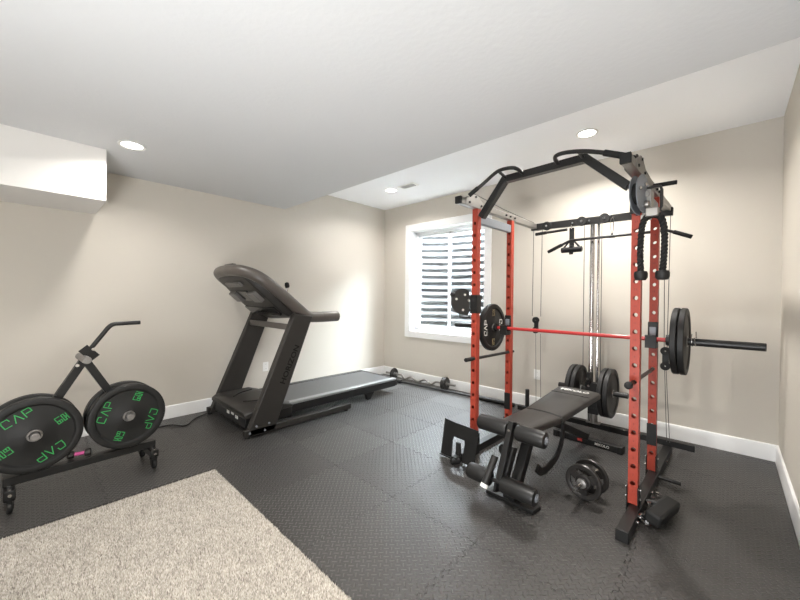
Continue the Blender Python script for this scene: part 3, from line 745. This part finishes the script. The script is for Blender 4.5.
def roller(y, z, xa, xb, g0=-.028, g1=.028):
    r = .051
    for x0, x1 in ((xa, g0), (g1, xb)):
        MB().lathe_open([(.012, 0), (r-.012, 0), (r-.003, .004), (r, .014), (r, abs(x1-x0)-.014), (r-.003, abs(x1-x0)-.004), (r-.012, abs(x1-x0)), (.012, abs(x1-x0))], (x0, y, z), (1, 0, 0), 36).build('leg_roller', 'foam', bn, label='round black foam roller')
    MB().cyl((xa-.006, y, z), (xb+.006, y, z), .0125).build('roller_rod', 'blackmetal', bn)
    for x, s in ((xa, -1), (xb, 1)): MB().lathe_open([(0, 0), (.024, .001), (.024, .004), (.015, .006), (.012, .010), (0, .010)], (x+s*.001, y, z), (s, 0, 0), 24).build('roller_cap', 'steelgrey', bn)
roller(-.405, .445, -.245, .215); roller(-.525, .148, -.245, .215, -.085, 0)
# curved back adjuster
pts = [V((0, .20, .42)), V((0, .195, .36)), V((0, .178, .255)), V((0, .10, .168)), V((0, .0, .135)), V((0, -.09, .125)), V((0, -.175, .135)), V((0, -.225, .175))]
b = MB(); path = spline(pts, 5); rr = []
for i, q in enumerate(path):
    tn = (path[min(i+1, len(path)-1)]-path[max(i-1, 0)]).normalized(); nn = V((1, 0, 0)).cross(tn); h = .020+.008*(i/len(path))
    rr.append([q+nn*h+V((.070, 0, 0)), q-nn*h+V((.070, 0, 0)), q-nn*h+V((.086, 0, 0)), q+nn*h+V((.086, 0, 0))])
b.ring(rr).build('adjuster_hook', 'black', bn, bevel=.002, label='curved black back adjuster')

# ------------------------------------------------------------------ dumbbell on the floor
dax = V((.10, 1, 0)).normalized()
t = thing('dumbbell', 'loaded iron dumbbell with spoked plates standing on the floor beside the bench', 'dumbbell', (-.662, 2.50, 0), -math.atan2(.10, 1))
MB().cyl((0, -.20, .117), (0, .20, .117), .0135).build('handle', 'chrome', t, label='chrome handle')
for s in (-1, 1):
    b = MB(); y = s*.058
    b.lathe([(.080, -.008), (.096, -.013), (.108, -.012), (.113, 0), (.108, .012), (.096, .013), (.080, .008)], (0, y, .117), (0, 1, 0), 56)
    b.lathe([(.014, -.013), (.045, -.013), (.050, -.006), (.050, .006), (.045, .013), (.014, .013)], (0, y, .117), (0, 1, 0), 40)
    for k in range(3):
        a = k*2*PI/3+.5; b.beam((math.cos(a)*.045, y, .117+math.sin(a)*.045), (math.cos(a)*.097, y, .117+math.sin(a)*.097), .014, .05, up=(-math.sin(a), 0, math.cos(a)))
    b.build('spoked_plate', 'iron', t, bevel=.002)
    MB().lathe_open([(.014, 0), (.030, .002), (.030, .020), (.014, .024)], (0, y+s*.015, .117), (0, s, 0), 12).build('collar_nut', 'ironlight', t)

# ------------------------------------------------------------------ bars on the floor by the window wall
p0, p1 = V((-4.02, 3.80, .026)), V((-1.84, 3.955, .026)); ax = (p1-p0).normalized(); ang = math.atan2(ax.y, ax.x); mid = (p0+p1)/2
t = thing('barbell', 'dark barbell lying on the floor mats along the window wall', 'barbell', mid, ang)
MB().cyl((-.66, 0, 0), (.66, 0, 0), .0145).build('shaft', 'blackmetal', t)
for s in (-1, 1):
    MB().cyl((s*.66, 0, 0), (s*1.09, 0, 0), .0255).build('sleeve', 'black', t, bevel=.002)
    MB().cyl((s*.645, 0, 0), (s*.665, 0, 0), .026).build('collar', 'black', t)
p0, p1 = V((-3.99, 3.925, .092)), V((-2.72, 4.005, .092)); ax = (p1-p0).normalized(); ang = math.atan2(ax.y, ax.x); mid = (p0+p1)/2
t = thing('curl_bar', 'silver wavy curl bar on the floor below the window', 'curl bar', mid, ang)
MB().tube([(-.40, 0, 0), (-.32, 0, 0), (-.24, -.012, -.045), (-.13, -.006, .0), (0, -.012, -.045), (.13, -.006, .0), (.24, -.012, -.045), (.32, 0, 0), (.40, 0, 0)], .0135, 12, 5).build('wavy_shaft', 'silver', t)
for s in (-1, 1): MB().cyl((s*.40, 0, 0), (s*.635, 0, 0), .0165).lathe([(.012, -.01), (.028, -.01), (.028, .01), (.012, .01)], (s*.42, 0, 0), (1, 0, 0), 20).build('sleeve', 'silver', t)
for s, ds, labs in ((-1, (.475,), ('small iron plate on the far left end of the curl bar',)), (1, (.455, .485), ('small iron plate on the right end of the curl bar, inner one', 'small iron plate on the right end of the curl bar, outer one'))):
    for d_, lab in zip(ds, labs):
        q = thing('small_plate', lab, 'weight plate', mid+ax*s*d_, ang)
        MB().lathe([(.017, -.008), (.03, -.012), (.034, -.006), (.072, -.006), (.078, -.012), (.088, -.012), (.091, -.006), (.091, .006), (.088, .012), (.078, .012), (.072, .006), (.034, .006), (.03, .012), (.017, .008)], (0, 0, 0), (1, 0, 0), 40).build('disc', 'iron', q)
        MB().lathe([(.0168, -.0125), (.028, -.0125), (.028, .0125), (.0168, .0125)], (0, 0, 0), (1, 0, 0), 24).build('hub_ring', 'ironlight', q)

# ------------------------------------------------------------------ bumper plate cart
cart = thing('plate_cart', 'black wheeled plate cart with bent push handle by the left wall', 'plate rack', (-3.165, .245, 0), .07)
ya, yb, zh = -.233, .233, .428
b = MB().span(-.03, .03, -.36, .41, .138, .188); b.build('base_rail', 'black', cart, bevel=.004)
for y in (-.335, .385):
    o = MB().span(-.24, .105, y-.025, y+.025, .088, .138).build('cross_foot', 'black', cart, bevel=.004)
    bo = MB()
    for dy in (-.03, .03): bo.cyl((.06+dy, y, .138), (.06+dy, y, .147), .01, n=10)
    bo.cyl((.105, y, .113), (.113, y, .113), .009, n=10); build_each(bo, 'bolt', 'chrome', o)
    for x in (.075, -.21):
        cst = MB().cyl((x, y, .088), (x, y, .072), .026).box((x, y-.017, .05), (.034, .003, .055)).box((x, y+.017, .05), (.034, .003, .055)).build('caster', 'black', cart, bevel=.001)
        MB().lathe([(.006, -.012), (.030, -.012), (.034, -.007), (.034, .007), (.030, .012), (.006, .012)], (x+.006, y, .034), (0, 1, 0), 28).build('wheel', 'grip', cst)
apx = V((0, .0, .865))
b = MB().beam((0, ya, zh), apx+V((0, .04, .05)), .045, .045, up=(0, -1, 1)).beam((0, yb, zh), apx, .045, .045, up=(0, 1, 1))
b.beam((0, ya, zh), (0, -.27, .17), .045, .045).beam((0, yb, zh), (0, .27, .17), .045, .045)
b.build('a_frame', 'black', cart, bevel=.003)
for y in (ya, yb):
    MB().cyl((-.185, y, zh), (.128, y, zh), .0215, n=24).build('plate_pin', 'ironlight', cart, bevel=.003, label='steel plate pin')
hb = MB().tube([apx+V((0, .04, .06)), apx+V((0, .10, .15)), apx+V((0, .135, .20)), apx+V((0, .165, .218)), apx+V((0, .21, .22)), apx+V((0, .315, .222))], .0145, 14, 4)
hb.build('push_handle', 'blackmetal', cart)
MB().prism([(-.03, -.05), (.03, -.05), (.03, .05), (-.03, .05)], apx+V((.027, .025, .03)), V((0, .75, .66)), V((0, -.66, .75)), .006).build('handle_clamp', 'black', cart)
MB().cyl(apx+V((-.13, .0, -.005)), apx+V((.13, .0, -.005)), .024).build('top_peg', 'ironlight', cart, bevel=.004, label='grey top peg')
build_each(MB().cyl(apx+V((.028, -.035, -.045)), apx+V((.036, -.035, -.045)), .010, n=12).cyl(apx+V((.028, .045, .055)), apx+V((.036, .045, .055)), .010, n=12), 'bolt', 'chrome', cart)
CM = Matrix.Translation((-3.165, .245, 0)) @ Matrix.Rotation(.07, 4, 'Z')
for y, sp0, sd in ((ya, 2.1, 'left'), (yb, 2.75, 'right')):
    bumper('large black bumper plate with green letters on the front %s pin of the cart' % sd, CM @ V((.058, y, zh)), .07, .056, marks=('green', 'green', False), spin=sp0)
    bumper('large black bumper plate behind the cart frame on the %s pin' % sd, CM @ V((-.058, y, zh)), .07+PI, .056, marks=('green', 'green', False), spin=.3)
t = thing('hand_weight', 'small dark dumbbell with a pink handle lying on the cart base rail between the plates', 'dumbbell', CM @ V((-.015, -.015, .189)), 1.35)
MB().cyl((-.03, 0, .027), (.03, 0, .027), .012).build('handle', 'pink', t)
for s in (-1, 1): MB().lathe_open([(.013, 0), (.026, .003), (.027, .03), (.02, .036), (0, .036)], (s*.025, 0, .027), (s, 0, 0), 8).build('head', 'iron', t, bevel=.003)

# ------------------------------------------------------------------ treadmill (local: x across, y from front to tail)
TX, TY = -3.635, 1.30
tm = thing('treadmill', 'charcoal treadmill with tall leaning uprights along the left wall', 'treadmill', (TX, TY, .001), 0)
HW = .505
for s in (-1, 1):
    o = MB().span(s*(HW-.03)-.03, s*(HW-.03)+.03, .02, 1.22, .018, .075).build('base_rail', 'tm_body', tm, bevel=.004)
    build_each(MB().cyl((s*(HW-.03), .05, 0), (s*(HW-.03), .05, .02), .022).cyl((s*(HW-.03), 1.17, 0), (s*(HW-.03), 1.17, .02), .022), 'rubber_foot', 'grip', o)
    x0, x1 = s*(HW), s*(HW-.075)
    prof = [(.035, .018), (.30, .018), (.335, .12), (.705, 1.09), (.50, 1.12)]
    a = [(x0, y, z) for y, z in prof]; c_ = [(x1, y, z) for y, z in prof]
    u = MB().ring([a, c_]).build('upright', 'tm_body', tm, bevel=.008)
    bo = MB()
    for y, z in ((.06, .05), (.20, .045), (.12, .10), (.24, .10)): bo.cyl((x0, y, z), (x0+s*.006, y, z), .010, n=10)
    build_each(bo, 'bolt', 'steelgrey', u)
    if s == 1:
        d = V((0, .45, 1)).normalized(); tb = MB()
        put_text(tb, 'HORIZON', .074, V((HW+.0012, .452, .625)), d, V((0, -d.z, d.y)), bold=.025, wide=1.15)
        tb.build('lettering', 'dark_ink', u, smooth=0, label='dark maker lettering up the near upright')
MB().beam((-HW+.06, .47, .985), (HW-.06, .47, .985), .03, .06).build('crossbar', 'tm_rim', tm, bevel=.006)
MB().span(-HW+.06, HW-.06, .20, .25, .02, .07).build('front_crossbar', 'tm_body', tm, bevel=.004)
# deck
DW = .375
MB().span(-DW+.07, DW-.07, .45, 2.085, .185, .196).build('belt', 'tm_belt', tm, label='grey running belt')
for s in (-1, 1):
    xa, xb = sorted((s*DW, s*(DW-.072)))
    r_ = MB().span(xa, xb, .45, 2.10, .176, .206).build('side_rail', 'tm_rail' if s == 1 else 'tm_body', tm, bevel=.008)
    xa, xb = sorted((s*(DW-.004), s*(DW-.05)))
    MB().span(xa, xb, .45, 2.09, .095, .175).build('deck_side', 'black', tm, bevel=.006)
MB().span(-DW, DW, 2.09, 2.115, .105, .200).build('tail_cap', 'tm_body', tm, bevel=.006)
MB().span(-DW+.05, DW-.05, .45, 2.09, .115, .18).build('deck', 'tm_body', tm)
for s in (-1, 1):
    b = MB().prism([(1.52, .105), (1.75, .105), (1.72, .085), (1.66, .0), (1.61, .0), (1.60, .06)], (s*(DW-.05), 0, 0), (0, 1, 0), (0, 0, 1), .045); b.build('rear_foot', 'grip', tm, bevel=.004)
b = MB(); rings = []
for y, z, w in ((.055, .185, .415), (.045, .205, .425), (.075, .222, .43), (.14, .232, .43), (.42, .245, .40), (.52, .215, .385), (.56, .195, .38)):
    rings.append([(-w, y, .16), (-w, y, z-.02), (-w+.03, y, z), (-w/3, y, z+.004), (w/3, y, z+.004), (w-.03, y, z), (w, y, z-.02), (w, y, .16)])
mc = b.ring(rings).build('motor_cover', 'tm_body', tm, bevel=.006, smooth=40)
MB().span(-.38, .38, .068, .55, .055, .165).build('motor_housing', 'black', mc, bevel=.01)
b = MB()
for k_ in (-1, 1): b.tube([(k_*.12, .16, .238), (k_*.20, .26, .243), (k_*.24, .40, .246)], .007, 8, 4)
build_each(b, 'cover_groove', 'dark_ink', mc)
b = MB()
for x, z in ((-.02, .125), (.09, .138), (.19, .122)): b.box((x, .0665, z), (.06, .003, .03))
build_each(b, 'white_label', 'white_plastic', mc, label='small white label on the motor cover front')
# console: thick bent rim that becomes the two handlebars
def rimpt(s): return [(s*.43, 1.065, 1.075), (s*.43, .80, 1.075), (s*.435, .68, 1.09), (s*.44, .58, 1.16), (s*.44, .36, 1.335), (s*.42, .18, 1.465), (s*.30, .075, 1.525), (s*.14, .04, 1.538)]
path = rimpt(1)+[(0, .035, 1.54)]+rimpt(-1)[::-1]
rim = MB().tube(path, .056, 18, 5).build('handlebar_rim', 'tm_rim', tm, smooth=60)
for s in (-1, 1): MB().cyl((s*.43, .86, 1.075), (s*.43, 1.07, 1.075), .0565).build('handgrip', 'tm_rim', rim, bevel=.008)
tilt = V((0, .66, -.575)).normalized(); nrm = V((0, .575, .66)).normalized()       # down the console face / out of it
b = MB(); rings = []
for d_, off, w in ((.0, -.035, .30), (.05, -.04, .36), (.25, -.05, .40), (.50, -.055, .41), (.62, -.04, .40)):
    c0 = V((0, .07, 1.515)) + tilt*d_
    ring = []
    for x, h in ((-1, 0), (-.9, .95), (-.5, 1.15), (.5, 1.15), (.9, .95), (1, 0)): ring.append(c0+V((x*w, 0, 0))+nrm*(off*h))
    for x, h in ((1, .03), (-1, .03)): ring.append(c0+V((x*w, 0, 0))+nrm*h)
    rings.append(ring)
con = b.ring(rings).build('console', 'tm_body', tm, bevel=.01, smooth=40)
c0 = V((0, .07, 1.515))
RT = Matrix((V((1, 0, 0)), tilt, nrm)).transposed()
MB().box(c0+tilt*.24+nrm*.034, (.56, .30, .012), RT).build('screen', 'tm_gloss', con, bevel=.004)
b = MB().box(c0+tilt*.10-nrm*.055, (.34, .06, .03), RT).box(c0+tilt*.27-nrm*.07+V((.22, 0, 0)), (.16, .13, .045), RT).box(c0+tilt*.27-nrm*.07-V((.22, 0, 0)), (.16, .13, .045), RT)
build_each(b, 'console_back_panel', 'tm_grey', con, bevel=.008)
build_each(MB().box(c0+tilt*.27-nrm*.058, (.26, .15, .02), RT).box(c0+tilt*.50-nrm*.06, (.66, .12, .025), RT), 'speaker_panel', 'tm_gloss', con, bevel=.006)
MB().box(c0+V((0, .0, .075)), (.20, .05, .04)).build('top_vent', 'tm_body', con, bevel=.012)
st = MB().tube([(.02, .56, 1.12), (.02, .67, 1.34), (.02, .685, 1.41)], .015, 10).build('heart_rate_bar', 'chrome', tm)
MB().lathe_open([(0, 0), (.022, .006), (.027, .03), (.022, .06), (0, .068)], (.02, .683, 1.385), (0, -.15, 1), 18).build('grip_knob', 'grip', st)
b = MB().tube([(-.30, .55, 1.14), (.30, .55, 1.14)], .025, 12); b.build('front_grip', 'tm_gloss', tm)
o = MB().tube([(-4.02, .80, .006), (-4.02, .87, .006), (-4.0, .965, .006), (-3.885, 1.05, .006), (-4.04, 1.18, .006), (-4.12, 1.30, .006), (-4.12, 1.40, .02)], .0055, 8, 6).build('power_cord', 'grip')
o.parent = tm; o.matrix_parent_inverse = Matrix.Translation((-TX, -TY, 0)); o['label'] = 'black power cord curling over the mats'

# ------------------------------------------------------------------ light, world, camera
w = bpy.data.worlds.new('sky'); scene.world = w; w.use_nodes = True
bg = w.node_tree.nodes['Background']; bg.inputs[0].default_value = (.86, .93, 1, 1); bg.inputs[1].default_value = 300
l = bpy.data.lights.new('window_portal', 'AREA'); l.shape = 'RECTANGLE'; l.size = WX1-WX0; l.size_y = WZ1-WZ0; l.cycles.is_portal = True
o = bpy.data.objects.new('window_portal', l); COL.objects.link(o); o.location = (cxw, D+.205, (WZ0+WZ1)/2); o.rotation_euler = (-PI/2, 0, 0)

# added fill lamps, unseen: one panel behind the camera, two tilted up at the ceiling
l = bpy.data.lights.new('rear_fill_light', 'AREA'); l.shape = 'RECTANGLE'; l.size = 2.6; l.size_y = 2.0; l.energy = 10; l.color = (.98, .99, 1)  # added fill panel; no door stands here
o = bpy.data.objects.new('rear_fill_light', l); COL.objects.link(o); o.location = (-1.9, YF+.05, 1.1); o.rotation_euler = (PI/2, 0, 0)
for lx_, ly_, lz_, tilt_, en_ in ((-.5, -.9, .25, .50, 82), (-.05, -1.3, 1.40, 1.0, 22)):  # invented lamps that lift the ceiling brightness
    l = bpy.data.lights.new('ceiling_fill_light', 'AREA'); l.shape = 'DISK'; l.size = 1.0; l.energy = en_; l.color = (.93, .965, 1)
    o = bpy.data.objects.new('ceiling_fill_light', l); COL.objects.link(o); o.location = (lx_, ly_, lz_); o.rotation_euler = (PI-tilt_, 0, 0)
cam = bpy.data.cameras.new('camera'); co = bpy.data.objects.new('camera', cam); COL.objects.link(co)
f, yaw, pit, rol = 348.573, .75657, -.00633, .01022
F = V((-math.sin(yaw)*math.cos(pit), math.cos(yaw)*math.cos(pit), math.sin(pit)))
R = V((math.cos(yaw), math.sin(yaw), 0)); U = R.cross(F)
R2 = R*math.cos(rol)+U*math.sin(rol); U2 = U*math.cos(rol)-R*math.sin(rol)
m4 = Matrix((R2, U2, -F)).transposed().to_4x4(); m4.translation = V((0, 0, 1.29)); co.matrix_world = m4
cam.sensor_fit = 'HORIZONTAL'; cam.sensor_width = 36; cam.lens = 36*f/800; cam.clip_start = .02
scene.camera = co
scene.cycles.sample_clamp_indirect = 60
vs_ = scene.view_settings; vs_.view_transform = 'Standard'; vs_.look = 'None'; vs_.exposure = .13; vs_.gamma = 1; vs_.use_curve_mapping = False
